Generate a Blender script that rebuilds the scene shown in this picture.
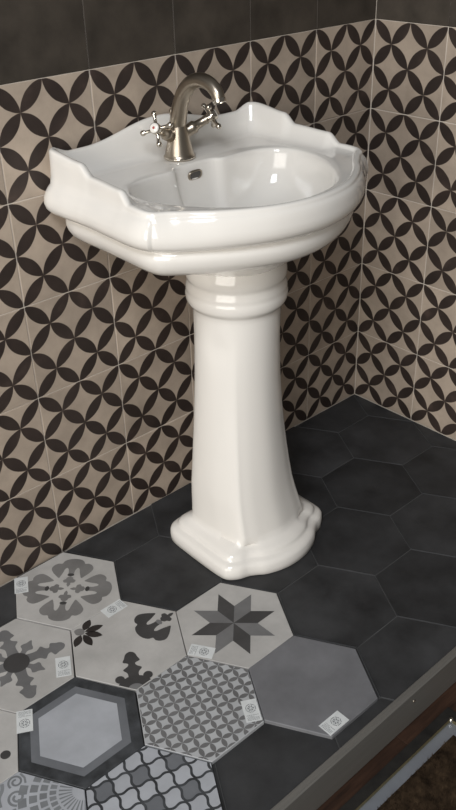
import bpy, bmesh, math, random
from mathutils import Vector, Matrix
from mathutils.geometry import tessellate_polygon

for o in list(bpy.data.objects):
    bpy.data.objects.remove(o)
scene = bpy.context.scene
COL = scene.collection
random.seed(7)
PI = math.pi

# ------------------------------------------------------------------ camera
# world: wall_left is the plane y = 0, wall_right the plane x = 0, tiled platform z = 0 (metres)
cam_d = bpy.data.cameras.new('camera')
cam_d.sensor_fit = 'AUTO'
cam_d.sensor_width = 36.0
cam_d.lens = 884.8 / 810.0 * 36.0
cam_d.clip_start = 0.02
cam = bpy.data.objects.new('camera', cam_d)
COL.objects.link(cam)
cr = Vector((0.73565, -0.67691, -0.02456))
cu = Vector((0.36289, 0.36325, 0.85811))
cb = Vector((-0.57195, -0.64019, 0.51287))
cam.matrix_world = Matrix(((cr.x, cu.x, cb.x, -1.7411), (cr.y, cu.y, cb.y, -1.3996),
                           (cr.z, cu.z, cb.z, 1.2911), (0, 0, 0, 1)))
scene.camera = cam

# ------------------------------------------------------------------ light
world = bpy.data.worlds.new('world')
scene.world = world
world.use_nodes = True
world.node_tree.nodes['Background'].inputs[0].default_value = (0.95, 0.92, 0.88, 1)
world.node_tree.nodes['Background'].inputs[1].default_value = 0.12


def area_light(name, loc, target, sx, sy, power, color):
    d = bpy.data.lights.new(name, 'AREA')
    d.shape = 'RECTANGLE'
    d.size, d.size_y = sx, sy
    d.energy = power
    d.color = color
    o = bpy.data.objects.new(name, d)
    COL.objects.link(o)
    o.location = loc
    o.rotation_euler = (Vector(target) - Vector(loc)).to_track_quat('-Z', 'Y').to_euler()
    return o


area_light('shop_window', (-4.3, -1.8, 1.0), (-0.8, -0.3, 0.35), 3.0, 2.4, 105, (1.0, 0.955, 0.89))
area_light('ceiling_daylight', (-2.7, -1.8, 2.9), (-0.7, -0.2, 0.5), 1.0, 1.0, 62, (0.93, 0.96, 1.0))

scene.view_settings.view_transform = 'Standard'
scene.view_settings.look = 'None'
scene.view_settings.gamma = 1.0
scene.view_settings.use_curve_mapping = False
scene.view_settings.exposure = 0.0


# ------------------------------------------------------------------ materials
class NT:
    """tiny node-building helper"""
    def __init__(self, name):
        self.m = bpy.data.materials.new(name)
        self.m.use_nodes = True
        self.t = self.m.node_tree
        self.b = self.t.nodes['Principled BSDF']

    def n(self, typ, **kw):
        nd = self.t.nodes.new(typ)
        for k, v in kw.items():
            setattr(nd, k, v)
        return nd

    def put(self, sock, v):
        if hasattr(v, 'is_output'):
            self.t.links.new(v, sock)
        elif v is not None:
            sock.default_value = v

    def math(self, op, a, b=None, c=None):
        nd = self.n('ShaderNodeMath', operation=op)
        for i, v in enumerate((a, b, c)):
            self.put(nd.inputs[i], v)
        return nd.outputs[0]

    def mix(self, f, a, b, blend='MIX'):
        nd = self.n('ShaderNodeMix', data_type='RGBA', blend_type=blend)
        self.put(nd.inputs[0], f)
        for s, v in ((nd.inputs[6], a), (nd.inputs[7], b)):
            self.put(s, (*v, 1) if isinstance(v, tuple) and len(v) == 3 else v)
        return nd.outputs[2]

    def ramp(self, f, stops):
        nd = self.n('ShaderNodeValToRGB')
        e = nd.color_ramp.elements
        while len(e) < len(stops):
            e.new(0.5)
        for k, (p, c) in enumerate(stops):
            e[k].position = p
            e[k].color = (*c, 1) if len(c) == 3 else c
        self.put(nd.inputs[0], f)
        return nd.outputs[0]

    def coords(self):
        tc = self.n('ShaderNodeTexCoord').outputs['Object']
        rnd = self.n('ShaderNodeObjectInfo').outputs['Random']
        off = self.math('MULTIPLY', rnd, 37.0)
        cx = self.n('ShaderNodeCombineXYZ')
        for i in range(3):
            self.put(cx.inputs[i], off)
        va = self.n('ShaderNodeVectorMath', operation='ADD')
        self.put(va.inputs[0], tc)
        self.put(va.inputs[1], cx.outputs[0])
        return tc, va.outputs[0], rnd

    def noise(self, vec, scale, detail=4, rough=0.55):
        nd = self.n('ShaderNodeTexNoise')
        nd.inputs['Scale'].default_value = scale
        nd.inputs['Detail'].default_value = detail
        nd.inputs['Roughness'].default_value = rough
        self.put(nd.inputs['Vector'], vec)
        return nd.outputs[0]

    def bump(self, h, strength, dist=0.001):
        nd = self.n('ShaderNodeBump')
        nd.inputs['Strength'].default_value = strength
        nd.inputs['Distance'].default_value = dist
        self.put(nd.inputs['Height'], h)
        self.t.links.new(nd.outputs[0], self.b.inputs['Normal'])

    def done(self, color, rough, metal=0.0, spec=0.5, coat=0.0):
        self.put(self.b.inputs['Base Color'], (*color, 1) if isinstance(color, tuple) else color)
        self.put(self.b.inputs['Roughness'], rough)
        self.b.inputs['Metallic'].default_value = metal
        self.b.inputs['Specular IOR Level'].default_value = spec
        self.b.inputs['Coat Weight'].default_value = coat
        return self.m


def cement(name, c, var=0.12, rough=0.55, spec=0.35, scale=14.0):
    """matt cement: base colour, cloudy mottling, slight change from piece to piece"""
    t = NT(name)
    tc, v, rnd = t.coords()
    n1 = t.noise(v, scale, 5, 0.6)
    n2 = t.noise(v, scale * 9, 3, 0.6)
    lo = tuple(x * (1 - var * 1.6) for x in c)
    hi = tuple(min(1, x * (1 + var * 1.6)) for x in c)
    col = t.ramp(n1, [(0.3, lo), (0.7, hi)])
    k = t.math('MULTIPLY_ADD', rnd, var, 1 - var * 0.5)
    hs = t.n('ShaderNodeHueSaturation')
    t.put(hs.inputs['Value'], k)
    t.put(hs.inputs['Color'], col)
    t.bump(n2, 0.12, 0.0006)
    r = t.math('MULTIPLY_ADD', n1, 0.2, rough - 0.1)
    return t.done(hs.outputs[0], r, spec=spec)


def petal_tile(name, light, dark):
    """cement tile printed with a diagonal lattice of lens-shaped petals, 0.2 m repeat"""
    t = NT(name)
    tc, v, rnd = t.coords()
    sep = t.n('ShaderNodeSeparateXYZ')
    t.put(sep.inputs[0], tc)
    x = t.math('MULTIPLY_ADD', sep.outputs[0], 5.0, 0.5)
    z = t.math('MULTIPLY_ADD', sep.outputs[2], 5.0, 0.5)
    a = t.math('MULTIPLY', t.math('ADD', x, z), 2.0)
    b = t.math('MULTIPLY', t.math('SUBTRACT', x, z), 2.0)
    wob = t.noise(v, 60.0, 2, 0.5)
    wo = t.math('MULTIPLY_ADD', wob, 0.03, -0.015)
    p = t.math('ABSOLUTE', t.math('SUBTRACT', t.math('FLOORED_MODULO', a, 1.0), 0.5))
    q = t.math('ABSOLUTE', t.math('SUBTRACT', t.math('FLOORED_MODULO', b, 1.0), 0.5))
    m = t.math('MAXIMUM', p, q)
    n = t.math('MINIMUM', p, q)
    om = t.math('SUBTRACT', 1.083, m)
    d = t.math('ADD', t.math('MULTIPLY', om, om), t.math('MULTIPLY', n, n))
    d = t.math('ADD', d, wo)
    mask = t.math('MULTIPLY_ADD', t.math('SUBTRACT', 0.594, d), 50.0, 0.5)
    cl = t.n('ShaderNodeClamp')
    t.put(cl.inputs[0], mask)
    n1 = t.noise(v, 11.0, 5, 0.62)
    n2 = t.noise(v, 130.0, 3, 0.6)
    lc = t.ramp(n1, [(0.3, tuple(k * 0.80 for k in light)), (0.7, tuple(k * 1.15 for k in light))])
    n3 = t.noise(v, 17.0, 3, 0.5)
    dc = t.ramp(n3, [(0.35, tuple(k * 0.7 for k in dark)), (0.62, dark), (0.8, tuple(k * 2.0 for k in dark))])
    col = t.mix(cl.outputs[0], lc, dc)
    hs = t.n('ShaderNodeHueSaturation')
    t.put(hs.inputs['Value'], t.math('MULTIPLY_ADD', rnd, 0.22, 0.88))
    t.put(hs.inputs['Color'], col)
    t.bump(n2, 0.10, 0.0005)
    return t.done(hs.outputs[0], t.math('MULTIPLY_ADD', n1, 0.2, 0.45), spec=0.4)


M = {}
M['petal'] = petal_tile('printed_petal_cement', (0.405, 0.332, 0.265), (0.038, 0.026, 0.0215))
M['dark_wall'] = cement('dark_wall_cement', (0.050, 0.041, 0.032), 0.2, 0.6)
M['grout_wall'] = cement('light_wall_grout', (0.60, 0.54, 0.47), 0.08, 0.8)
M['grout_floor'] = cement('grey_floor_grout', (0.075, 0.075, 0.075), 0.15, 0.8)
M['charcoal'] = cement('charcoal_hexagon_cement', (0.0355, 0.0360, 0.0375), 0.28, 0.55, 0.32, 9.0)
M['beige'] = cement('pale_beige_cement', (0.46, 0.448, 0.43), 0.08, 0.6)
M['grey_sample'] = cement('mid_grey_cement', (0.175, 0.176, 0.186), 0.10, 0.55)
M['lace_base'] = cement('pale_grey_cement', (0.44, 0.45, 0.46), 0.06, 0.6)
M['mid'] = cement('mid_grey_print', (0.160, 0.159, 0.160), 0.12, 0.6)
M['mid_warm'] = cement('soft_grey_print', (0.190, 0.185, 0.180), 0.12, 0.6)
M['dark'] = cement('dark_grey_print', (0.056, 0.054, 0.054), 0.15, 0.6)
M['brown'] = cement('dark_brown_print', (0.030, 0.025, 0.023), 0.12, 0.6)
M['slate'] = cement('dark_slate_print', (0.040, 0.043, 0.047), 0.35, 0.55, 0.35, 30.0)
M['bluegrey'] = cement('blue_grey_print', (0.150, 0.158, 0.172), 0.10, 0.6)
M['paleblue'] = cement('pale_blue_grey_cement', (0.40, 0.415, 0.445), 0.07, 0.6)
M['scrollprint'] = cement('scroll_grey_print', (0.19, 0.20, 0.21), 0.10, 0.6)

t = NT('white_porcelain')
tc, v, rnd = t.coords()
t.bump(t.noise(v, 9.0, 2, 0.5), 0.05, 0.002)
M['porcelain'] = t.done((0.83, 0.80, 0.75), 0.10, spec=0.5, coat=0.4)
t.b.inputs['Coat Roughness'].default_value = 0.04

t = NT('brushed_nickel')
tc, v, rnd = t.coords()
t.bump(t.noise(v, 300.0, 2, 0.5), 0.05, 0.0004)
M['nickel'] = t.done((0.44, 0.385, 0.315), 0.31, metal=1.0)
t = NT('polished_nickel')
M['nickel_shiny'] = t.done(t.ramp(t.noise(t.coords()[1], 40.0), [(0.3, (0.62, 0.57, 0.50)), (0.7, (0.70, 0.65, 0.57))]), 0.12, metal=1.0)
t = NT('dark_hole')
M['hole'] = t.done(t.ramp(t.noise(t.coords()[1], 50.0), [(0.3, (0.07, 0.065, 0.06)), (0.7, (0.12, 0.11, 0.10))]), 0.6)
t = NT('white_label_paper')
M['paper'] = t.done(t.ramp(t.noise(t.coords()[1], 60.0), [(0.3, (0.62, 0.64, 0.64)), (0.7, (0.72, 0.74, 0.74))]), 0.6)
t = NT('grey_label_ink')
M['ink'] = t.done(t.ramp(t.noise(t.coords()[1], 200.0), [(0.3, (0.14, 0.15, 0.16)), (0.7, (0.24, 0.25, 0.26))]), 0.7)
t = NT('red_enamel')
M['red'] = t.done(t.ramp(t.noise(t.coords()[1], 200.0), [(0.3, (0.35, 0.05, 0.04)), (0.7, (0.45, 0.08, 0.06))]), 0.3)
t = NT('blue_enamel')
M['blue'] = t.done(t.ramp(t.noise(t.coords()[1], 200.0), [(0.3, (0.05, 0.08, 0.3)), (0.7, (0.08, 0.12, 0.4))]), 0.3)

t = NT('satin_aluminium')
tc, v, rnd = t.coords()
mp = t.n('ShaderNodeMapping')
mp.inputs['Scale'].default_value = (2, 200, 200)
t.put(mp.inputs[0], tc)
nz = t.noise(mp.outputs[0], 4.0, 3)
M['alu'] = t.done(t.ramp(nz, [(0.3, (0.17, 0.165, 0.15)), (0.7, (0.21, 0.20, 0.185))]), 0.42, metal=0.35)
t = NT('pale_aluminium')
M['alu_pale'] = t.done(t.ramp(t.noise(t.coords()[1], 30.0), [(0.3, (0.36, 0.39, 0.45)), (0.7, (0.42, 0.46, 0.52))]), 0.35, metal=0.7)
t = NT('dark_bronze_metal')
M['bronze'] = t.done(t.ramp(t.noise(t.coords()[1], 40.0), [(0.3, (0.018, 0.017, 0.016)), (0.7, (0.034, 0.032, 0.029))]), 0.5, metal=0.4)
t = NT('brass_lip')
M['brass'] = t.done(t.ramp(t.noise(t.coords()[1], 60.0), [(0.3, (0.25, 0.21, 0.11)), (0.7, (0.34, 0.29, 0.16))]), 0.4, metal=0.9)

t = NT('red_brown_wood')
tc, v, rnd = t.coords()
mp = t.n('ShaderNodeMapping')
mp.inputs['Scale'].default_value = (1.5, 14, 14)
t.put(mp.inputs[0], v)
nz = t.noise(mp.outputs[0], 7.0, 6, 0.65)
base = t.ramp(nz, [(0.25, (0.030, 0.016, 0.011)), (0.55, (0.080, 0.040, 0.025)), (0.8, (0.14, 0.072, 0.042))])
hs = t.n('ShaderNodeHueSaturation')
t.put(hs.inputs['Color'], base)
t.put(hs.inputs['Value'], t.math('MULTIPLY_ADD', t.math('POWER', rnd, 3.0), 2.2, 0.55))
M['wood'] = t.done(hs.outputs[0], 0.42, spec=0.4)
t = NT('brown_coir')
M['coir'] = t.done(t.ramp(t.noise(t.coords()[0], 55.0, 4), [(0.3, (0.016, 0.010, 0.006)), (0.6, (0.045, 0.029, 0.017)), (0.8, (0.085, 0.056, 0.032))]), 0.9, spec=0.1)


# ------------------------------------------------------------------ object helpers
def link(name, me, mat=None, parent=None, smooth=False):
    o = bpy.data.objects.new(name, me)
    COL.objects.link(o)
    if mat is not None and not me.materials:
        me.materials.append(mat)
    if smooth:
        for p in me.polygons:
            p.use_smooth = True
    if parent is not None:
        o.parent = parent
    return o


def mesh(name, vs, fs):
    me = bpy.data.meshes.new(name)
    me.from_pydata([tuple(v) for v in vs], [], fs)
    bm = bmesh.new()
    bm.from_mesh(me)
    bmesh.ops.recalc_face_normals(bm, faces=bm.faces)
    bm.to_mesh(me)
    bm.free()
    me.update()
    return me


def tag(o, label=None, cat=None, group=None, kind=None):
    if label:
        o['label'] = label
    if cat:
        o['category'] = cat
    if group:
        o['group'] = group
    if kind:
        o['kind'] = kind
    return o


def empty(name, loc):
    o = bpy.data.objects.new(name, None)
    o.empty_display_size = 0.05
    COL.objects.link(o)
    o.location = loc
    return o


def box_me(name, x0, x1, y0, y1, z0, z1, bev=0.0):
    bm = bmesh.new()
    bmesh.ops.create_cube(bm, size=1.0)
    for vv in bm.verts:
        vv.co = Vector(((x0 + x1) / 2 + vv.co.x * (x1 - x0), (y0 + y1) / 2 + vv.co.y * (y1 - y0), (z0 + z1) / 2 + vv.co.z * (z1 - z0)))
    if bev > 0:
        bmesh.ops.bevel(bm, geom=bm.edges[:], offset=bev, segments=2, affect='EDGES', profile=0.5)
    me = bpy.data.meshes.new(name)
    bm.to_mesh(me)
    bm.free()
    return me


def prism_me(name, poly, z0, z1, ch=0.0008):
    """upright prism over a convex polygon (counter-clockwise), top edge chamfered"""
    n = len(poly)
    cx = sum(p[0] for p in poly) / n
    cy = sum(p[1] for p in poly) / n
    r = max(math.hypot(p[0] - cx, p[1] - cy) for p in poly)
    k = 1 - ch / r * 1.3
    vs = [(p[0], p[1], z0) for p in poly] + [(p[0], p[1], z1 - ch) for p in poly]
    vs += [(cx + (p[0] - cx) * k, cy + (p[1] - cy) * k, z1) for p in poly]
    fs = [tuple(range(n - 1, -1, -1)), tuple(range(2 * n, 3 * n))]
    for L in (0, n):
        for i in range(n):
            j = (i + 1) % n
            fs.append((L + i, L + j, L + n + j, L + n + i))
    return mesh(name, vs, fs)


def clip_half(poly, nx, ny, c):
    """keep nx*x + ny*y <= c"""
    out = []
    for i in range(len(poly)):
        a, b = poly[i], poly[(i + 1) % len(poly)]
        da, db = nx * a[0] + ny * a[1] - c, nx * b[0] + ny * b[1] - c
        if da <= 0:
            out.append(a)
        if (da < 0 < db) or (db < 0 < da):
            s = da / (da - db)
            out.append((a[0] + (b[0] - a[0]) * s, a[1] + (b[1] - a[1]) * s))
    return out


def hexagon(r):
    return [(r * math.cos(PI / 3 * k), r * math.sin(PI / 3 * k)) for k in range(6)]


def clip_hex(poly, r):
    ap = r * math.cos(PI / 6)
    for k in range(6):
        a = PI / 6 + PI / 3 * k
        poly = clip_half(poly, math.cos(a), math.sin(a), ap)
        if len(poly) < 3:
            return []
    return poly


def catmull(pts, sub=6, closed=True):
    out = []
    n = len(pts)
    rng = range(n) if closed else range(n - 1)
    for i in rng:
        if closed:
            p0, p1, p2, p3 = pts[i - 1], pts[i], pts[(i + 1) % n], pts[(i + 2) % n]
        else:
            p0, p1, p2, p3 = pts[max(i - 1, 0)], pts[i], pts[i + 1], pts[min(i + 2, n - 1)]
        for s in range(sub):
            u = s / sub
            out.append(tuple(0.5 * ((2 * p1[k]) + (-p0[k] + p2[k]) * u + (2 * p0[k] - 5 * p1[k] + 4 * p2[k] - p3[k]) * u * u
                                    + (-p0[k] + 3 * p1[k] - 3 * p2[k] + p3[k]) * u ** 3) for k in range(len(p1))))
    if not closed:
        out.append(tuple(pts[-1]))
    return out


def lathe_me(name, prof, n=40):
    """profile of (radius, z); revolved about z, ends capped"""
    vs, fs = [], []
    for r, z in prof:
        for i in range(n):
            a = 2 * PI * i / n
            vs.append((r * math.cos(a), r * math.sin(a), z))
    for k in range(len(prof) - 1):
        for i in range(n):
            j = (i + 1) % n
            fs.append((k * n + i, k * n + j, (k + 1) * n + j, (k + 1) * n + i))
    fs.append(tuple(range(n - 1, -1, -1)))
    fs.append(tuple(range((len(prof) - 1) * n, len(prof) * n)))
    return mesh(name, vs, fs)


def tube_me(name, path, radii, n=20):
    """swept tube along a smooth path"""
    pts = [Vector(p) for p in path]
    vs, fs = [], []
    up = None
    for k, p in enumerate(pts):
        d = (pts[min(k + 1, len(pts) - 1)] - pts[max(k - 1, 0)]).normalized()
        if up is None:
            up = d.orthogonal().normalized()
        up = (up - d * up.dot(d)).normalized()
        sd = d.cross(up)
        for i in range(n):
            a = 2 * PI * i / n
            vs.append(p + (up * math.cos(a) + sd * math.sin(a)) * radii[k])
    m = len(pts)
    for k in range(m - 1):
        for i in range(n):
            j = (i + 1) % n
            fs.append((k * n + i, k * n + j, (k + 1) * n + j, (k + 1) * n + i))
    fs.append(tuple(range(n - 1, -1, -1)))
    fs.append(tuple(range((m - 1) * n, m * n)))
    return mesh(name, vs, fs)


def smooth_angle(o, deg=35):
    me = o.data
    for p in me.polygons:
        p.use_smooth = True
    bm = bmesh.new()
    bm.from_mesh(me)
    for e in bm.edges:
        if len(e.link_faces) == 2 and e.calc_face_angle(0) > math.radians(deg):
            e.smooth = False
    bm.to_mesh(me)
    bm.free()
    return o


# ------------------------------------------------------------------ walls
TP = 0.2            # tile pitch
TH = 0.008


def wall_tile_me(name, w, h):
    """tile standing in x-z, front face at y = 0, chamfered front edge"""
    c = 0.0009
    a, b = w / 2, h / 2
    vs = [(-a, TH, -b), (a, TH, -b), (a, TH, b), (-a, TH, b), (-a, c, -b), (a, c, -b), (a, c, b), (-a, c, b),
          (-a + c, 0, -b + c), (a - c, 0, -b + c), (a - c, 0, b - c), (-a + c, 0, b - c)]
    fs = [(0, 1, 2, 3), (8, 9, 10, 11)]
    for L in (0, 4):
        for i in range(4):
            j = (i + 1) % 4
            fs.append((L + i, L + j, L + 4 + j, L + 4 + i))
    return mesh(name, vs, fs)


XL, YF, ZT = -2.0, -0.785, 1.4
w1 = link('wall_left', box_me('wall_left', XL, 0.11, 0.0018, 0.11, -0.08, ZT), M['grout_wall'])
tag(w1, 'long wall of patterned tiles below plain dark tiles, behind the basin', None, None, 'structure')
w2 = link('wall_right', box_me('wall_right', 0.0018, 0.11, YF, 0.0018, -0.08, ZT), M['grout_wall'])
tag(w2, 'short return wall of patterned tiles beside the basin', None, None, 'structure')
me_p = wall_tile_me('patterned_wall_tile', TP - 0.0022, TP - 0.0022)
me_p.materials.append(M['petal'])
me_d = wall_tile_me('dark_wall_tile', TP - 0.0006, TP - 0.0006)
me_d.materials.append(M['dark_wall'])
for r in range(7):
    zc = TP * r + TP / 2
    src, nm = (me_p, 'patterned_tile') if r < 5 else (me_d, 'dark_tile')
    for k in range(10):
        o = link(nm, src, None, w1)
        o.location = (-TP * k - TP / 2, random.uniform(0, 0.0005), zc)
    for k in range(4):
        wdt = min(TP, -YF - TP * k)
        if wdt < TP - 1e-6:
            me = wall_tile_me(nm, wdt - 0.0014, TP - 0.0014)
            me.materials.append(M['petal'] if r < 5 else M['dark_wall'])
        else:
            me = src
        o = link(nm, me, None, w2)
        o.rotation_euler = (0, 0, -PI / 2)
        o.location = (random.uniform(0, 0.0005), -TP * k - wdt / 2, zc)

# ------------------------------------------------------------------ tiled platform (hexagons)
YE = -0.772
fl = link('floor', box_me('floor', XL, 0.0, YE, 0.0, -0.08, -0.0016), M['grout_floor'])
tag(fl, 'raised display platform paved with charcoal hexagonal tiles', None, None, 'structure')
HE, HF = 0.1240, 0.2148
full = hexagon(HE - 0.0013)
me_h = prism_me('hexagon_tile', full, -0.008, 0.0)
me_h.materials.append(M['charcoal'])
for j in range(-8, 6):
    cx = -0.870 + 0.1857 * j
    for k in range(-2, 5):
        cy = -0.2114 - HF * k + (HF / 2 if j % 2 else 0)
        poly = [(cx + p[0], cy + p[1]) for p in full]
        cl = clip_half(poly, 1, 0, -0.0015)
        cl = clip_half(cl, -1, 0, -XL) if len(cl) > 2 else []
        cl = clip_half(cl, 0, 1, -0.0015) if len(cl) > 2 else []
        cl = clip_half(cl, 0, -1, -YE - 0.0008) if len(cl) > 2 else []
        if len(cl) < 3:
            continue
        ar = abs(sum(cl[i][0] * cl[(i + 1) % len(cl)][1] - cl[(i + 1) % len(cl)][0] * cl[i][1] for i in range(len(cl)))) / 2
        if ar < 2e-4:
            continue
        if ar > 0.0385 or len(cl) == 6 and abs(ar - 2.598 * (HE - 0.0013) ** 2) < 1e-6:
            me = me_h
        else:
            me = prism_me('hexagon_tile', [(p[0] - cx, p[1] - cy) for p in cl], -0.008, 0.0)
            me.materials.append(M['charcoal'])
        o = link('hexagon_tile', me, None, fl)
        o.location = (cx, cy, random.uniform(-0.0004, 0.0))

# aluminium edge of the platform
prof = [(YE, -0.003), (YE, 0.0030), (YE - 0.0015, 0.0042), (YE - 0.0125, 0.0042), (YE - 0.0150, 0.0020), (YE - 0.0150, -0.078),
        (YE - 0.0125, -0.078), (YE - 0.0125, -0.003)]
n = len(prof)
vs = [(x, p[0], p[1]) for x in (XL, 0.0) for p in prof]
fs = [tuple(range(n - 1, -1, -1)), tuple(range(n, 2 * n))] + [(i, (i + 1) % n, n + (i + 1) % n, n + i) for i in range(n)]
tr = link('trim_1', mesh('trim', vs, fs), M['alu'])
tag(tr, 'brushed aluminium edge strip along the front of the platform', None, None, 'structure')
me_s = lathe_me('screw', [(0.0033, 0), (0.0033, 0.0006), (0.0024, 0.0014), (0.0010, 0.0017), (0.0010, 0.0009)], 16)
for sx in (-1.656, -1.206, -0.756, -0.306):
    o = link('screw', me_s, M['nickel'], tr, True)
    o.location = (sx, YE - 0.0150, -0.0195)
    o.rotation_euler = (PI / 2, 0, 0)

# ------------------------------------------------------------------ wood floor in front
ZF = -0.080
wf = link('floor_entrance', box_me('floor_entrance', -2.6, 0.6, -2.0, YE + 0.02, ZF - 0.05, ZF - 0.004), M['wood'])
tag(wf, 'red brown wooden floor in front of the platform', None, None, 'structure')
py = YE - 0.004
row = 0
while py > -1.95:
    wdt = 0.068
    x = -2.6 + (row * 0.437) % 0.4
    xs = [-2.6]
    xx = -2.6 + 0.12 + (row * 0.37) % 0.42
    while xx < 0.55:
        xs.append(xx)
        xx += 0.42
    xs.append(0.6)
    for a, b in zip(xs, xs[1:]):
        o = link('plank', box_me('plank', -(b - a) / 2 + 0.0004, (b - a) / 2 - 0.0004, -wdt / 2 + 0.0004, wdt / 2 - 0.0004, -0.006, 0, 0.0006), M['wood'], wf)
        o.location = ((a + b) / 2, py - wdt / 2, ZF)
    py -= wdt
    row += 1

# ------------------------------------------------------------------ entrance mat in its metal frame
MX, MY = -0.682, -0.816         # outer corner of the frame
mt = empty('door_mat', (-1.2, -1.2, ZF))
tag(mt, 'brown coir door mat set in a dark metal frame with pale aluminium border', 'door mat')


def mat_strip(name, o0, o1, z0, z1, m, bev=0.0008):
    """mitred frame: two strips, the long one beside the platform and the short one at its end"""
    x_end, y_end = -2.4, -1.9
    for poly in ([(x_end, MY - o0), (x_end, MY - o1), (MX - o1, MY - o1), (MX - o0, MY - o0)],
                 [(MX - o0, MY - o0), (MX - o1, MY - o1), (MX - o1, y_end), (MX - o0, y_end)]):
        p = [(a + 1.2, b + 1.2) for a, b in poly]
        me = prism_me(name, p, z0, z1, 0.0)
        bm = bmesh.new()
        bm.from_mesh(me)
        bmesh.ops.remove_doubles(bm, verts=bm.verts, dist=1e-6)
        bm.to_mesh(me)
        bm.free()
        link(name, me, m, mt)


mat_strip('outer_frame', 0.0, 0.0195, 0.0, 0.0095, M['bronze'])
mat_strip('brass_lip', 0.0195, 0.0212, 0.0, 0.0100, M['brass'])
mat_strip('aluminium_border', 0.0212, 0.0420, 0.0, 0.0035, M['alu_pale'])
o = link('corner_bead', lathe_me('corner_bead', [(0.004, 0), (0.005, 0.003), (0.004, 0.006), (0.002, 0.0075)], 16), M['nickel_shiny'], mt, True)
o.location = (MX - 0.022 + 1.2, MY - 0.022 + 1.2, 0.0075)
# coir pile: base slab and thousands of short bristles, one object
vs, fs = [], []
x0, x1, y0, y1 = -1.35, MX - 0.042, -1.15, MY - 0.042
nx, ny = 60, 40
for iy in range(ny + 1):
    for ix in range(nx + 1):
        edge = 0.0 if ix in (0, nx) or iy in (0, ny) else 1.0
        vs.append((x0 + (x1 - x0) * ix / nx + 1.2, y0 + (y1 - y0) * iy / ny + 1.2, 0.004 + 0.004 * edge + random.uniform(-0.0015, 0.0015) * edge))
for iy in range(ny):
    for ix in range(nx):
        a = iy * (nx + 1) + ix
        fs.append((a, a + 1, a + nx + 2, a + nx + 1))
for _ in range(16000):
    bx, by = random.uniform(x0 + 0.002, x1 - 0.002) + 1.2, random.uniform(y0 + 0.002, y1 - 0.002) + 1.2
    a = random.uniform(0, 2 * PI)
    lean = random.uniform(0.001, 0.006)
    h = random.uniform(0.010, 0.015)
    wx, wy = 0.0008 * math.cos(a + 1.57), 0.0008 * math.sin(a + 1.57)
    i0 = len(vs)
    vs += [(bx - wx, by - wy, 0.006), (bx + wx, by + wy, 0.006), (bx + lean * math.cos(a), by + lean * math.sin(a), h)]
    fs.append((i0, i0 + 1, i0 + 2))
me = bpy.data.meshes.new('coir_pile')
me.from_pydata(vs, [], fs)
tag(link('coir_pile', me, M['coir'], mt), kind='stuff')
bmx = box_me('mat_backing', x0 - 0.9 + 1.2, x1 + 1.2, -1.9 + 1.2, y1 + 1.2, 0.0, 0.0035)
link('mat_backing', bmx, M['coir'], mt)


# ------------------------------------------------------------------ pedestal
AX, AY = -0.658, -0.222         # axis of the pedestal
half = [(0.0, -0.112), (0.07, -0.112), (0.115, -0.113), (0.136, -0.122), (0.147, -0.145), (0.150, -0.20), (0.151, -0.26), (0.150, -0.300),
        (0.145, -0.322), (0.126, -0.338), (0.106, -0.345), (0.091, -0.354), (0.070, -0.369), (0.036, -0.381), (0.0, -0.385)]
ctrl = half + [(-x, y) for x, y in half[-2:0:-1]]
dense = [(x * 1.02, y) for x, y in catmull(ctrl, 10)]


def polar_fn(pts, cx, cy):
    tab = sorted((math.atan2(p[1] - cy, p[0] - cx), math.hypot(p[0] - cx, p[1] - cy)) for p in pts)

    def f(a):
        a = (a + PI) % (2 * PI) - PI
        prev = (tab[-1][0] - 2 * PI, tab[-1][1])
        for cur in tab + [(tab[0][0] + 2 * PI, tab[0][1])]:
            if cur[0] >= a:
                s = (a - prev[0]) / max(cur[0] - prev[0], 1e-9)
                return prev[1] + (cur[1] - prev[1]) * s
            prev = cur
        return tab[0][1]
    return f


Rb = polar_fn(dense, 0.0, AY)
NPED = 224
angs = [2 * PI * i / NPED for i in range(NPED)]
RB = [Rb(a) for a in angs]
# plan of the shaft: four faces meeting in ribs at the front corners, bowed front
sh = [(0, 0.070), (0.06, 0.070), (0.096, 0.064), (0.107, 0.038), (0.106, -0.02), (0.101, -0.055), (0.0950, -0.080), (0.0880, -0.0925), (0.078, -0.0965), (0.05, -0.106), (0, -0.114)]
Rs = polar_fn(catmull(sh + [(-x, y) for x, y in sh[-2:0:-1]], 10), 0.0, 0.0)
RS = [Rs(a) for a in angs]
prof = [(0.0, -0.003, 1), (0.003, 0.0, 1), (0.014, 0.0005, 1), (0.026, 0.0, 1), (0.032, -0.003, 1), (0.036, -0.009, 1), (0.0375, -0.015, 1),
        (0.0395, -0.0180, 1), (0.0435, -0.0190, 1), (0.0480, -0.022, 1), (0.0515, -0.028, 1), (0.0540, -0.034, 1), (0.0570, -0.039, 1)]
rings = [[(r + off) for r in RB] + [z] for z, off, _ in prof]
shaft = [(0.062, 1.09, 0.078), (0.078, 1.03, 0.078), (0.10, 0.95, 0.078), (0.13, 0.85, 0.078), (0.16, 0.76, 0.078), (0.20, 0.65, 0.078), (0.25, 0.53, 0.078), (0.30, 0.42, 0.078),
         (0.35, 0.33, 0.078), (0.40, 0.26, 0.0782), (0.43, 0.22, 0.0788), (0.46, 0.19, 0.0798), (0.48, 0.16, 0.0807), (0.50, 0.13, 0.082),
         (0.515, 0.10, 0.083), (0.53, 0.07, 0.0845), (0.545, 0.03, 0.086), (0.560, 0.0, 0.0875)]


def dish(a, z):
    """arched hollow at the head of each side face"""
    d = min(abs((a - math.radians(q) + PI) % (2 * PI) - PI) for q in (204, 336))
    return 0.0045 * math.exp(-(d / 0.30) ** 2) * math.exp(-((z - 0.505) / 0.028) ** 2)


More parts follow.
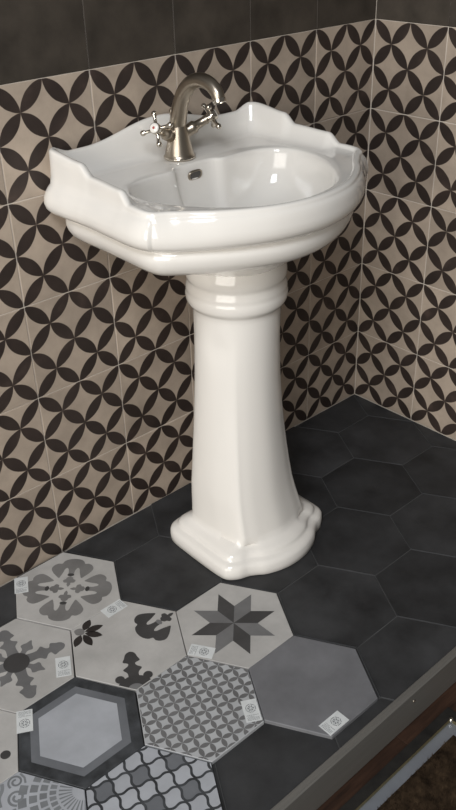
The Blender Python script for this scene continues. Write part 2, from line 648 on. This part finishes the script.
for z, w, rc in shaft:
    rings.append([rc * (1 - w) + w * r - dish(a, z) for r, a in zip(RS, angs)] + [z])
for z, r in [(0.571, 0.0885), (0.576, 0.0910), (0.580, 0.0960), (0.587, 0.0995), (0.597, 0.1010), (0.603, 0.1002), (0.6065, 0.0990), (0.610, 0.0996), (0.617, 0.0988), (0.623, 0.0962),
             (0.627, 0.0945), (0.631, 0.0965), (0.638, 0.0990), (0.648, 0.0985), (0.657, 0.0965), (0.664, 0.0935)]:
    rings.append([r] * NPED + [z])
vs, fs = [], []
for rg in rings:
    for a, r in zip(angs, rg):
        lean = 1 - min(1, max(0, rg[-1] - 0.05) / 0.10) - 0.5 * math.sin(PI * min(1, max(0, (rg[-1] - 0.08) / 0.48)))
        vs.append((r * math.cos(a) + 0.008 * lean, r * math.sin(a) - 0.004 * lean, rg[-1]))
for k in range(len(rings) - 1):
    for i in range(NPED):
        j = (i + 1) % NPED
        fs.append((k * NPED + i, k * NPED + j, (k + 1) * NPED + j, (k + 1) * NPED + i))
fs.append(tuple(range(NPED - 1, -1, -1)))
fs.append(tuple(range((len(rings) - 1) * NPED, len(rings) * NPED)))
ped = link('basin_pedestal', mesh('basin_pedestal', vs, fs), M['porcelain'], None)
smooth_angle(ped, 60)
ped.location = (AX, AY, 0)
tag(ped, 'white porcelain pedestal with ringed collar and flared foot', 'pedestal')

# ------------------------------------------------------------------ wash basin
BX = -0.6615
bs = empty('wash_basin', (BX, 0, 0.664))
tag(bs, 'white porcelain wash basin with stepped upstand sides, resting on the pedestal', 'basin')
half = [(0.0, -0.004), (0.10, -0.004), (0.19, -0.004), (0.232, -0.0045), (0.2475, -0.0105), (0.2565, -0.026), (0.2575, -0.06), (0.256, -0.105), (0.256, -0.125), (0.256, -0.145),
        (0.258, -0.19), (0.260, -0.225), (0.262, -0.242), (0.2635, -0.26), (0.265, -0.283), (0.263, -0.300), (0.2555, -0.312), (0.245, -0.3185),
        (0.235, -0.3245), (0.223, -0.334), (0.203, -0.350), (0.172, -0.378), (0.132, -0.405), (0.090, -0.426), (0.045, -0.438), (0.0, -0.442)]
ctrl = half + [(-x, y) for x, y in half[-2:0:-1]]
P = catmull(ctrl, 6)
NB = len(P)
NRM = []
for i in range(NB):
    dx, dy = P[(i + 1) % NB][0] - P[i - 1][0], P[(i + 1) % NB][1] - P[i - 1][1]
    L = math.hypot(dx, dy) or 1
    NRM.append([-dy / L, dx / L])
if sum(NRM[i][0] * P[i][0] + NRM[i][1] * (P[i][1] + 0.22) for i in range(NB)) < 0:
    NRM = [[-a, -b] for a, b in NRM]


def sst(a, b, x):
    u = min(1, max(0, (x - a) / (b - a)))
    return u * u * (3 - 2 * u)


def crest(x, y):
    """height of the rim: raised serpentine back, two steps down each side, level front"""
    ax = abs(x)
    if y > -0.02:
        back = 0.872 + 0.027 * (0.5 + 0.5 * math.cos(PI * min(1, ax / 0.175))) + 0.013 * sst(0.205, 0.248, ax)
        return back
    z = 0.885 - 0.008 * sst(0.02, 0.11, -y)
    z -= 0.018 * sst(0.108, 0.140, -y)
    z -= 0.003 * sst(0.140, 0.225, -y)
    z -= 0.018 * sst(0.226, 0.254, -y)
    z -= 0.004 * sst(0.26, 0.36, -y)
    return z


T = [crest(*p) for p in P]
ZD = 0.8275
lip_half = [(0.0, -0.109), (0.03, -0.109), (0.048, -0.113), (0.060, -0.124), (0.075, -0.126), (0.11, -0.125), (0.15, -0.130), (0.182, -0.148), (0.200, -0.178), (0.203, -0.215),
            (0.193, -0.262), (0.168, -0.312), (0.130, -0.360), (0.085, -0.395), (0.04, -0.411), (0.0, -0.415)]
lip = catmull(lip_half + [(-x, y) for x, y in lip_half[-2:0:-1]], 6)
BCX, BCY = 0.0, -0.245
Rl = polar_fn(lip, BCX, BCY)
TH_B = [math.atan2(p[1] - BCY, p[0] - BCX) for p in P]
LIP = [(BCX + Rl(a) * math.cos(a), BCY + Rl(a) * math.sin(a)) for a in TH_B]
THA = [math.atan2(p[1] - AY, p[0]) for p in P]
rings = []


# softened plan for the lower mouldings, where the corner scroll melts into the bowl
PS = list(P)
PSF = None
for it in range(220):
    PS = [(PS[k - 1][0] * 0.25 + PS[k][0] * 0.5 + PS[(k + 1) % NB][0] * 0.25, PS[k - 1][1] * 0.25 + PS[k][1] * 0.5 + PS[(k + 1) % NB][1] * 0.25) for k in range(NB)]
NS = []
for k in range(NB):
    dx, dy = PS[(k + 1) % NB][0] - PS[k - 1][0], PS[(k + 1) % NB][1] - PS[k - 1][1]
    L = math.hypot(dx, dy) or 1
    sg = 1 if (-dy * PS[k][0] + dx * (PS[k][1] + 0.22)) > 0 else -1
    NS.append((-dy / L * sg, dx / L * sg))
PSF, NSF = list(PS), list(NS)
for k in range(NB):            # keep the back corners of the lower moulding fairly square
    w = sst(0.10, 0.24, -P[k][1]) * 0.5 + 0.5
    PSF[k] = (P[k][0] * (1 - w) + PS[k][0] * w, P[k][1] * (1 - w) + PS[k][1] * w)
for k in range(NB):
    w = sst(0.12, 0.26, -P[k][1])
    PS[k] = (P[k][0] * (1 - w) + PS[k][0] * w, P[k][1] * (1 - w) + PS[k][1] * w)
    NS[k] = (NRM[k][0] * (1 - w) + NS[k][0] * w, NRM[k][1] * (1 - w) + NS[k][1] * w)


def off_pt(i, off, soft):
    fr = 0.7 if P[i][1] < -0.31 and off > 0 else 1.0
    if soft >= 1:
        return PSF[i][0] + NSF[i][0] * off, min(-0.001, PSF[i][1] + NSF[i][1] * off)
    x = (P[i][0] + NRM[i][0] * off * fr) * (1 - soft) + (PS[i][0] + NS[i][0] * off * fr) * soft
    y = (P[i][1] + NRM[i][1] * off * fr) * (1 - soft) + (PS[i][1] + NS[i][1] * off * fr) * soft
    return x, min(-0.001, y)


def off_ring(off, zf, soft=0.0):
    rg = []
    for i in range(NB):
        x, y = off_pt(i, off, soft)
        rg.append((x, y, zf(i)))
    rings.append(rg)


# underside, from the pedestal collar outwards and up
base_off, base_z = -0.022, 0.718
for u, z in [(0.0, 0.0), (0.04, 0.0015), (0.10, 0.005), (0.20, 0.011), (0.34, 0.020), (0.50, 0.0305), (0.66, 0.040), (0.80, 0.0470), (0.91, 0.0515)]:
    rg = []
    for i in range(NB):
        c = (0.0935 * math.cos(THA[i]), AY + 0.0935 * math.sin(THA[i]))
        q = off_pt(i, base_off, 1.0)
        rg.append((c[0] + (q[0] - c[0]) * u, c[1] + (q[1] - c[1]) * u, 0.664 + z))
    rings.append(rg)
for off, z in [(-0.022, 0.7185), (-0.013, 0.727), (-0.007, 0.737), (-0.004, 0.747), (-0.004, 0.755), (-0.006, 0.760), (-0.0085, 0.7632), (-0.008, 0.7652), (-0.002, 0.7672),
               (0.006, 0.7700), (0.0135, 0.7745), (0.0185, 0.781), (0.0205, 0.790), (0.0190, 0.800), (0.0145, 0.810), (0.0090, 0.818), (0.0045, 0.8235)]:
    off_ring(off, lambda i, z=z: z, 1 - sst(0.766, 0.800, z) * 0.5 if z < 0.80 else 0.5 * (1 - sst(0.80, 0.8235, z)))
# upper wall up to the crest (each column has its own top)
for f, off in [(0.25, 0.0022), (0.5, 0.0010), (0.75, 0.0004)]:
    off_ring(off, lambda i, f=f: 0.8235 + (T[i] - 0.0045 - 0.8235) * f)
for dz, off in [(0.0045, 0.0), (0.0022, -0.0010), (0.0006, -0.0035), (0.0, -0.0065), (0.0006, -0.0100), (0.0025, -0.0128), (0.0055, -0.0145)]:
    off_ring(off, lambda i, dz=dz: T[i] - dz)
inner = rings[-1]
for q in [0.06, 0.14, 0.24, 0.36, 0.5, 0.64, 0.78, 0.9, 0.97, 1.0]:
    rg = []
    for i in range(NB):
        a, b = inner[i], LIP[i]
        dist = math.hypot(b[0] - a[0], b[1] - a[1])
        cw = min(0.032, dist * 0.75)
        f = max(0.0, 1 - q * dist / cw) ** 2
        z = ZD + (a[2] - ZD) * f - 0.0025 * sst(0.85, 1.0, q)
        rg.append((a[0] + (b[0] - a[0]) * q, a[1] + (b[1] - a[1]) * q, z))
    rings.append(rg)
for s, z in [(0.988, 0.8225), (0.978, 0.8180), (0.970, 0.811), (0.955, 0.797), (0.93, 0.780), (0.885, 0.760), (0.82, 0.742), (0.72, 0.726), (0.58, 0.714), (0.42, 0.707), (0.25, 0.703), (0.10, 0.701)]:
    rg = []
    bl = 1 - sst(0.4, 0.9, s)
    for i in range(NB):
        r = Rl(TH_B[i]) * (1 - bl) + 0.165 * bl
        rg.append((BCX + r * s * math.cos(TH_B[i]), BCY + r * s * math.sin(TH_B[i]), z))
    rings.append(rg)
vs, fs = [], []
for rg in rings:
    vs += [(p[0], p[1], p[2] - 0.664) for p in rg]
for k in range(len(rings) - 1):
    for i in range(NB):
        j = (i + 1) % NB
        fs.append((k * NB + i, k * NB + j, (k + 1) * NB + j, (k + 1) * NB + i))
fs.append(tuple(range(NB - 1, -1, -1)))
fs.append(tuple(range((len(rings) - 1) * NB, len(rings) * NB)))
o = link('bowl', mesh('bowl', vs, fs), M['porcelain'], bs)
smooth_angle(o, 70)

# overflow slot in the back of the bowl
ov = []
for k in range(28):
    a = 2 * PI * k / 28
    ca, sa = math.cos(a), math.sin(a)
    ov.append((0.0145 * abs(ca) ** 0.6 * (1 if ca > 0 else -1), 0.0085 * abs(sa) ** 0.7 * (1 if sa > 0 else -1)))
n = len(ov)


def slot(name, depth_profile, mat):
    vs, fs = [], []
    for k, y in depth_profile:
        vs += [(p[0] * k, y, p[1] * k) for p in ov]
    for L in range(len(depth_profile) - 1):
        for i in range(n):
            j = (i + 1) % n
            fs.append((L * n + i, L * n + j, (L + 1) * n + j, (L + 1) * n + i))
    fs.append(tuple(range((len(depth_profile) - 1) * n, len(depth_profile) * n)))
    o = link(name, mesh(name, vs, fs), mat, bs, True)
    o.location = (0.0, -0.1165, 0.803 - 0.664)
    o.rotation_euler = (math.radians(14), 0, 0)
    return o


slot('overflow_ring', [(1.15, 0.003), (1.15, -0.0006), (1.02, -0.0016), (0.90, -0.0006), (0.86, 0.001)], M['nickel'])
slot('overflow_hole', [(0.93, 0.002), (0.92, -0.0005), (0.8, 0.0)], M['hole'])
o = link('drain', lathe_me('drain', [(0.023, 0.0), (0.023, 0.002), (0.020, 0.003), (0.014, 0.001), (0.012, 0.0035), (0.004, 0.005)], 32), M['nickel'], bs, True)
o.location = (BCX, BCY, 0.7005 - 0.664)

# ------------------------------------------------------------------ mixer tap
FY = -0.072
fc = empty('mixer_tap', (BX, FY, ZD))
tag(fc, 'brushed nickel gooseneck mixer tap with two cross handles on the basin', 'tap')
o = link('body', lathe_me('body', [(0.0285, 0), (0.030, 0.0015), (0.030, 0.005), (0.0285, 0.007), (0.0275, 0.010), (0.0262, 0.016), (0.0240, 0.025), (0.0215, 0.036), (0.0190, 0.048),
                                   (0.0160, 0.060), (0.0135, 0.070), (0.006, 0.075)], 48), M['nickel'], fc)
smooth_angle(o, 50)
o = link('base_ring', lathe_me('base_ring', [(0.0295, 0.0012), (0.0308, 0.002), (0.0312, 0.0035), (0.0306, 0.005), (0.0292, 0.0056)], 48), M['nickel_shiny'], fc, True)
path = catmull([(0, 0.004, 0.046), (0, 0.002, 0.058), (0, -0.004, 0.080), (0, -0.012, 0.104), (0, -0.025, 0.127), (0, -0.046, 0.1445), (0, -0.072, 0.1520),
                (0, -0.096, 0.148), (0, -0.112, 0.137), (0, -0.118, 0.126)], 6, False)
rad = []
for k in range(len(path)):
    u = k / (len(path) - 1)
    rad.append(0.0172 - 0.0058 * u if u > 0.10 else 0.0166 - 0.014 * (1 - u / 0.10) ** 2)
o = link('spout', tube_me('spout', path, rad, 28), M['nickel'], fc, True)
e0, e1 = Vector(path[-1]), (Vector(path[-1]) - Vector(path[-4])).normalized()
o2 = link('nozzle', lathe_me('nozzle', [(0.0108, -0.001), (0.0122, 0.0), (0.0122, 0.006), (0.0115, 0.0075), (0.0095, 0.0075), (0.0090, 0.004)], 32), M['nickel_shiny'], o)
smooth_angle(o2, 40)
o2.location = e0
o2.rotation_euler = e1.to_track_quat('Z', 'Y').to_euler()


def ball_bm(bm, c, r):
    bmesh.ops.create_uvsphere(bm, u_segments=14, v_segments=10, radius=r, matrix=Matrix.Translation(c))


for s, dot, spin in ((-1, 'red', 0.34), (1, 'blue', 0.62)):
    ax = Vector((s * 0.83, -0.36, 0.42)).normalized()
    st = Vector((s * 0.012, 0.004, 0.042))
    q = ax.to_track_quat('Z', 'Y')
    arm = link('valve_arm', lathe_me('valve_arm', [(0.0125, 0.0), (0.0122, 0.012), (0.0115, 0.020), (0.0122, 0.022), (0.0122, 0.028), (0.0105, 0.030), (0.0085, 0.033), (0.0078, 0.050),
                                                    (0.0088, 0.052), (0.0088, 0.056), (0.006, 0.058)], 32), M['nickel'], fc)
    smooth_angle(arm, 45)
    arm.location = st
    arm.rotation_euler = q.to_euler()
    h = link('handle', None or lathe_me('handle', [(0.0055, 0.054), (0.0070, 0.057), (0.0095, 0.062), (0.0106, 0.069), (0.0104, 0.0745), (0.0085, 0.076)], 28), M['nickel_shiny'], fc, True)
    h.location = st
    h.rotation_euler = q.to_euler()
    for k in range(4):
        a = spin + PI / 2 * k
        d = Vector((math.cos(a), math.sin(a), 0))
        pts = [d * 0.005 + Vector((0, 0, 0.066)), d * 0.0113 + Vector((0, 0, 0.066)), d * 0.0181 + Vector((0, 0, 0.066)), d * 0.0226 + Vector((0, 0, 0.066)), d * 0.0254 + Vector((0, 0, 0.066)),
               d * 0.0288 + Vector((0, 0, 0.066)), d * 0.0322 + Vector((0, 0, 0.066)), d * 0.0339 + Vector((0, 0, 0.066))]
        spk = link('spoke', tube_me('spoke', pts, [0.0040, 0.0034, 0.0030, 0.0034, 0.0050, 0.0056, 0.0042, 0.0012], 14), M['nickel_shiny'], h, True)
    cap = link('enamel_cap', lathe_me('enamel_cap', [(0.0090, 0.0740), (0.0092, 0.0762), (0.0072, 0.0778), (0.0025, 0.0784)], 24), M['porcelain'], h, True)
    link('temperature_dot', lathe_me('temperature_dot', [(0.0026, 0.0783), (0.0023, 0.0789), (0.0008, 0.0791)], 14), M[dot], h, True)
rod = link('pop_up_rod', lathe_me('pop_up_rod', [(0.0022, 0.0), (0.0022, 0.068), (0.0036, 0.070), (0.0048, 0.074), (0.0048, 0.079), (0.0036, 0.082), (0.0015, 0.083)], 18), M['nickel'], fc, True)
rod.location = (0.004, 0.022, 0.006)

# ------------------------------------------------------------------ loose sample tiles laid on the platform
SE = 0.1222
ST = 0.0080
G = 'loose hexagonal sample tiles'


def rot(p, a):
    return (p[0] * math.cos(a) - p[1] * math.sin(a), p[0] * math.sin(a) + p[1] * math.cos(a))


def place(poly, ang=0.0, off=(0, 0)):
    """millimetre outline turned by ang degrees and moved by off"""
    a = math.radians(ang)
    return [(rot(p, a)[0] + off[0], rot(p, a)[1] + off[1]) for p in poly]


def sym(half_pts, sub=4):
    """closed smooth outline from its half with y >= 0 (first and last on the axis)"""
    return catmull(half_pts + [(x, -y) for x, y in half_pts[-2:0:-1]], sub)


def print_one(name, tile, polys, mat, layer, clip=True):
    """flat printed shapes (mm) on the tile's top face as one part"""
    z = ST + 0.00012 * layer
    vs, fs = [], []
    for poly in polys:
        p = [(a / 1000.0, b / 1000.0) for a, b in poly]
        if clip:
            p = clip_hex(p, SE - 0.0014)
        q = []
        for a in p:
            if not q or math.hypot(a[0] - q[-1][0], a[1] - q[-1][1]) > 1e-6:
                q.append(a)
        if len(q) < 3:
            continue
        tris = tessellate_polygon([[Vector((a[0], a[1], 0)) for a in q]])
        i0 = len(vs)
        vs += [(a[0], a[1], z) for a in q]
        for tr_ in tris:
            a, b, c = (q[k] for k in tr_)
            ar = (b[0] - a[0]) * (c[1] - a[1]) - (b[1] - a[1]) * (c[0] - a[0])
            if abs(ar) < 1e-12:
                continue
            fs.append(tuple(i0 + k for k in (tr_ if ar > 0 else tr_[::-1])))
    if not fs:
        return None
    me = bpy.data.meshes.new(name)
    me.from_pydata(vs, [], fs)
    return link(name, me, mat, tile)


def print_part(name, tile, polys, mat, layer, clip=True):
    """each shape a part of its own; only the finest repeats stay joined"""
    if len(polys) > 130:
        return tag(print_one(name, tile, polys, mat, layer, clip), kind='stuff')
    for p in polys:
        print_one(name, tile, [p], mat, layer, clip)


def circle(r, c=(0, 0), n=40, ry=None, ang=0):
    return place([(r * math.cos(2 * PI * k / n), (ry or r) * math.sin(2 * PI * k / n)) for k in range(n)], ang, c)


def ribbon(pts, w):
    """open stroke -> outline"""
    L, R_ = [], []
    for i, p in enumerate(pts):
        a, b = pts[max(i - 1, 0)], pts[min(i + 1, len(pts) - 1)]
        d = math.hypot(b[0] - a[0], b[1] - a[1]) or 1
        nx, ny = -(b[1] - a[1]) / d, (b[0] - a[0]) / d
        L.append((p[0] + nx * w / 2, p[1] + ny * w / 2))
        R_.append((p[0] - nx * w / 2, p[1] - ny * w / 2))
    return L + R_[::-1]


def sample(cx, cy, mat, label, turn=0.0):
    me = prism_me('sample_tile', hexagon(SE), 0.0, ST, 0.0009)
    o = link('sample_tile', me, mat)
    o.location = (cx, cy, 0.0)
    o.rotation_euler = (0, 0, math.radians(turn))
    tag(o, label, 'tile', G)
    return o


def sticker(tile, quad):
    """paper label: quad in mm on the tile, reading side = first edge's direction"""
    cx = sum(p[0] for p in quad) / 4
    cy = sum(p[1] for p in quad) / 4
    e = (quad[1][0] - quad[0][0] + quad[2][0] - quad[3][0], quad[1][1] - quad[0][1] + quad[2][1] - quad[3][1])
    a = math.atan2(e[1], e[0])
    g = (quad[2][0] - quad[1][0] + quad[3][0] - quad[0][0], quad[2][1] - quad[1][1] + quad[3][1] - quad[0][1])
    l1, l2 = math.hypot(*e) / 2, math.hypot(*g) / 2
    if l2 > l1:
        a, l1, l2 = math.atan2(g[1], g[0]), l2, l1
    return a, cx, cy


def label_on(tile, c, ang, flip=1):
    st = link('label_sticker', box_me('label_sticker', -0.0245, 0.0245, -0.0143, 0.0143, 0, 0.0003), M['paper'], tile)
    st['label'] = 'small white paper label with a round emblem and fine print'
    st.location = (c[0] / 1000.0, c[1] / 1000.0, ST + 0.0004)
    st.rotation_euler = (0, 0, math.radians(ang))
    polys = []
    ex = 5.0 * flip
    for k in range(6):
        a0, a1 = PI / 3 * k + 0.10, PI / 3 * (k + 1) - 0.10
        ro, ri = 10.2, 8.8
        polys.append([(ex + ro * math.cos(a0), ro * math.sin(a0)), (ex + ro * math.cos(a1), ro * math.sin(a1)), (ex + ri * math.cos(a1), ri * math.sin(a1)), (ex + ri * math.cos(a0), ri * math.sin(a0))])
        am = PI / 3 * k + PI / 6
        polys.append([(ex + p[0], p[1]) for p in place([(1.2, 0), (4.2, 1.5), (7.4, 0), (4.2, -1.5)], math.degrees(am))])
        polys.append([(ex + p[0], p[1]) for p in place([(4.6, -0.35), (8.0, -0.35), (8.0, 0.35), (4.6, 0.35)], 60 * k)])
    rnd_ = random.Random(int(c[0] * 7 + c[1]))
    for k, xl in enumerate((-10.5, -13.5, -16.0, -18.5, -21.0)):
        y = -11.0
        while y < 10:
            w = rnd_.uniform(1.2, 4.5)
            if k != 1 or y > -4:
                polys.append([(flip * xl - 0.45, y), (flip * xl + 0.45, y), (flip * xl + 0.45, min(11, y + w)), (flip * xl - 0.45, min(11, y + w))])
            y += w + 0.9
    vs, fs = [], []
    for p in polys:
        i0 = len(vs)
        vs += [(a / 1000, b / 1000, 0.00042) for a, b in p]
        fs.append(tuple(range(i0, i0 + len(p))))
    me = mesh('emblem_print', vs, fs)
    link('emblem_print', me, M['ink'], st)


lobe = sym([(42, 0), (44, 6), (54, 7), (62, 9.5), (65, 13), (61, 17), (52, 19), (42, 22), (33, 26), (40, 34), (50, 43), (62, 49), (73, 45), (79, 36), (79, 27), (87, 23), (93, 13), (95, 0)])
lobe = [(x, y * 0.93) for x, y in lobe]
cross = sym([(6, 0), (13, 4), (18, 4), (19, 11), (26, 13.5), (30, 8), (34, 7), (37, 3), (38, 0)], 3)
spear = sym([(16, 0), (18, 11), (34, 10), (44, 11), (53, 18), (60, 9), (67, 7), (72, 16.5), (81, 13), (92, 9), (97, 0)], 3)
leaf = sym([(15, 0), (20, 5), (33, 6), (40, 13), (46, 11), (51, 6), (61, 0)], 3)


def lens(p, q, w, n=8):
    out = []
    for s in (1, -1):
        for k in range(n):
            u = k / n
            if s < 0:
                u = 1 - u
            d = math.hypot(q[0] - p[0], q[1] - p[1])
            nx, ny = -(q[1] - p[1]) / d, (q[0] - p[0]) / d
            b = s * w * math.sin(PI * u) ** 0.85 if 0 < u < 1 else 0
            out.append((p[0] + (q[0] - p[0]) * u + nx * b, p[1] + (q[1] - p[1]) * u + ny * b))
    return out


# four-lobed damask
s1 = sample(-1.063, -0.114, M['beige'], 'beige hexagonal sample tile with four grey lobed flowers, against the wall', 0.4)
print_part('printed_lobe', s1, [place(lobe, 45 + 90 * k) for k in range(4)], M['mid_warm'], 1)
print_part('printed_cross', s1, [place(cross, 45 + 90 * k) for k in range(4)], M['mid_warm'], 1)
print_part('printed_dot', s1, [circle(4.6, place([(43, 0)], 45 + 90 * k)[0], 24, 7.5, 45 + 90 * k) for k in range(4)], M['dark'], 2)
label_on(s1, (-64, 77.5), 60, 1)

# spoked flower
s2 = sample(-1.249, -0.220, M['beige'], 'beige hexagonal sample tile with a spiky grey flower around a dark centre', -0.3)
print_part('printed_spoke', s2, [place(spear, -14 + 90 * k) for k in range(4)], M['mid'], 1)
print_part('printed_leaf', s2, [place(leaf, 31 + 90 * k) for k in range(4)], M['mid'], 2)
print_part('printed_centre', s2, [circle(25)], M['dark'], 3)
label_on(s2, (60, -70.5), 60, 1)

# mixed corner motifs
s3 = sample(-1.063, -0.326, M['beige'], 'beige hexagonal sample tile with dark motifs cut off at three corners', 0.3)
V0, V1, V2 = (122, 0), (-61, -106), (-61, 106)
print_part('printed_lobe', s3, [place(lobe, 180, V0)], M['dark'], 1)
print_part('printed_cross', s3, [place(cross, a, V0) for a in (180, 90, 270)], M['dark'], 1)
print_part('printed_stem', s3, [circle(5, (79, 0), 20, 8)], M['mid'], 2)
print_part('printed_spear', s3, [place(spear, 60, V1)], M['dark'], 1)
print_part('printed_base', s3, [circle(36, V1)], M['dark'], 2)
print_part('printed_scallop', s3, [circle(9, place([(41, 0)], a, V1)[0]) for a in (20, 100)], M['dark'], 3)
print_part('printed_centre', s3, [circle(16, V1)], M['mid'], 4)
lv = []
bpt = (-50, 84)
for tx, ty in ((-17, 103), (-7, 72), (-24, 50), (-55, 42), (-82, 62)):
    d = math.hypot(tx - bpt[0], ty - bpt[1])
    a = (bpt[0] + (tx - bpt[0]) / d * 6, bpt[1] + (ty - bpt[1]) / d * 6)
    lv.append(lens(a, (tx, ty), 8.2))
print_part('printed_leaf', s3, lv, M['brown'], 1)
print_part('printed_bud', s3, [place(sym([(0, 0), (4, 7), (14, 9), (22, 0)], 3), 120, (-47, 80))], M['mid_warm'], 2)
label_on(s3, (37, 94.5), 0, -1)

# bordered hexagon
s4 = sample(-1.249, -0.432, M['slate'], 'hexagonal sample tile with dark and mid grey borders around a plain pale centre', 0.0)
print_part('grey_band', s4, [[(p[0] * 1000, p[1] * 1000) for p in hexagon(0.0985)]], M['bluegrey'], 1)
print_part('pale_field', s4, [[(p[0] * 1000, p[1] * 1000) for p in hexagon(0.0810)]], M['paleblue'], 2)
label_on(s4, (-61.5, 82), 60, -1)

# petal lattice
s5 = sample(-1.063, -0.538, M['lace_base'], 'pale hexagonal sample tile with a fine grey lattice of small petals', -0.4)
polys = []
g = 21.6
for i in range(-6, 10):
    for j in range(-8, 8):
        p = (i * g, j * g)
        for q in ((p[0] + g, p[1]), (p[0], p[1] + g)):
            polys.append(place(lens(p, q, g * 0.215, 6), -16.2, (-34.5, 13.7)))
print_part('printed_lattice', s5, polys, M['mid'], 1)
label_on(s5, (60.5, -74), 60, 1)

# eight-pointed star
s6 = sample(-0.878, -0.432, M['beige'], 'beige hexagonal sample tile with a two-tone eight-pointed star', 0.5)
da, db = [], []
for k in range(8):
    r0 = 48.0
    a0, a1, at = 45 * k, 45 * (k + 1), 45 * k + 22.5
    poly = [(0, 0)] + [(r * math.cos(math.radians(a)), r * math.sin(math.radians(a))) for r, a in ((r0, a0), (89, at), (r0, a1))]
    (da if k % 2 else db).append(poly)
print_part('dark_star_point', s6, da, M['dark'], 1)
print_part('grey_star_point', s6, db, M['mid'], 1)
label_on(s6, (-96.5, -11.5), -58, 1)

# plain grey
s7 = sample(-0.878, -0.644, M['grey_sample'], 'plain mid grey hexagonal sample tile with a paper label at one corner', -0.5)
label_on(s7, (-38, -89), 0, 1)

# arabesque
s8 = sample(-1.249, -0.644, M['slate'], 'dark hexagonal sample tile with wavy pale and grey lantern shapes', 0.0)
pale, grey = [], []
g = 31.7


def wavy(c):
    out = []
    hs_ = g / 2
    cs = [(-hs_, -hs_), (hs_, -hs_), (hs_, hs_), (-hs_, hs_)]
    for k in range(4):
        a, b = cs[k], cs[(k + 1) % 4]
        d = (b[0] - a[0], b[1] - a[1])
        nn = (d[1] / g, -d[0] / g)
        for s in range(10):
            u = s / 10
            w = 2.2 * math.sin(2 * PI * u) * (-1 if k % 2 else 1)
            out.append((a[0] + d[0] * u + nn[0] * w, a[1] + d[1] * u + nn[1] * w))
    kx = 0.85
    return [(c[0] + x * kx, c[1] + y * kx) for x, y in out]


for i in range(-5, 6):
    for j in range(-5, 6):
        p = place(wavy((i * g, j * g)), -15.6, (-14 + 30.5 - 17 + 3, 2))
        (grey if i % 2 == 0 and j % 2 == 0 else pale).append(p)
print_part('pale_lantern', s8, pale, M['paleblue'], 1)
print_part('grey_lantern', s8, grey, M['bluegrey'], 1)

# scrolls and fan
s9 = sample(-1.434, -0.538, M['paleblue'], 'pale hexagonal sample tile with grey scrolls and a fan of blocks', 0.0)
V = (122, 0)
blocks = []
for r0, r1, st_, wd in ((20, 42, 11, 4.5), (46, 57, 12, 8.5), (61, 73, 13, 9.5), (77, 90, 13.5, 9.5), (94, 108, 14, 10)):
    a = 95.0
    while a < 266:
        arc = [(r0 * math.cos(math.radians(a + wd * u / 3 - wd / 2)), r0 * math.sin(math.radians(a + wd * u / 3 - wd / 2))) for u in range(4)]
        arc2 = [(r1 * math.cos(math.radians(a + wd * u / 3 - wd / 2)), r1 * math.sin(math.radians(a + wd * u / 3 - wd / 2))) for u in (3, 2, 1, 0)]
        if not (r0 > 90 and 110 < a < 132):
            blocks.append([(V[0] + p[0], V[1] + p[1]) for p in arc + arc2])
        a += st_
print_part('printed_block', s9, blocks, M['scrollprint'], 1)


def spiral(c, r, a0, turns, d=1):
    pts = []
    for k in range(40):
        u = k / 39
        a = math.radians(a0) + d * 2 * PI * turns * u
        rr = r * (1 - 0.72 * u)
        pts.append((c[0] + rr * math.cos(a), c[1] + rr * math.sin(a)))
    return pts


sp = [ribbon(spiral((47, 91), 13, 200, 1.4, -1), 3.6), ribbon(spiral((33, 64), 15, 240, 1.4, -1), 4.2), ribbon([(58, 78), (62, 88), (61, 100)], 3.6),
      ribbon(catmull([(4, 66), (10, 82), (22, 92), (28, 103)], 5, False), 6), ribbon(spiral((-10, 88), 15, 10, 1.3), 4.2), ribbon(spiral((14, 34), 14, 60, 1.3), 4.2)]
print_part('printed_scroll', s9, sp, M['scrollprint'], 2)

# tile partly seen beside the bordered one
s10 = sample(-1.434, -0.326, M['beige'], 'beige hexagonal sample tile with dark leafy spots, beside the bordered tile', 0.0)
print_part('printed_leaf', s10, [place(leaf, 20 + 60 * k) for k in range(6)] + [circle(9, (88 * math.cos(math.radians(a)), 88 * math.sin(math.radians(a))), 20) for a in (15, 75, 135, 195, 255, 315)], M['dark'], 1)
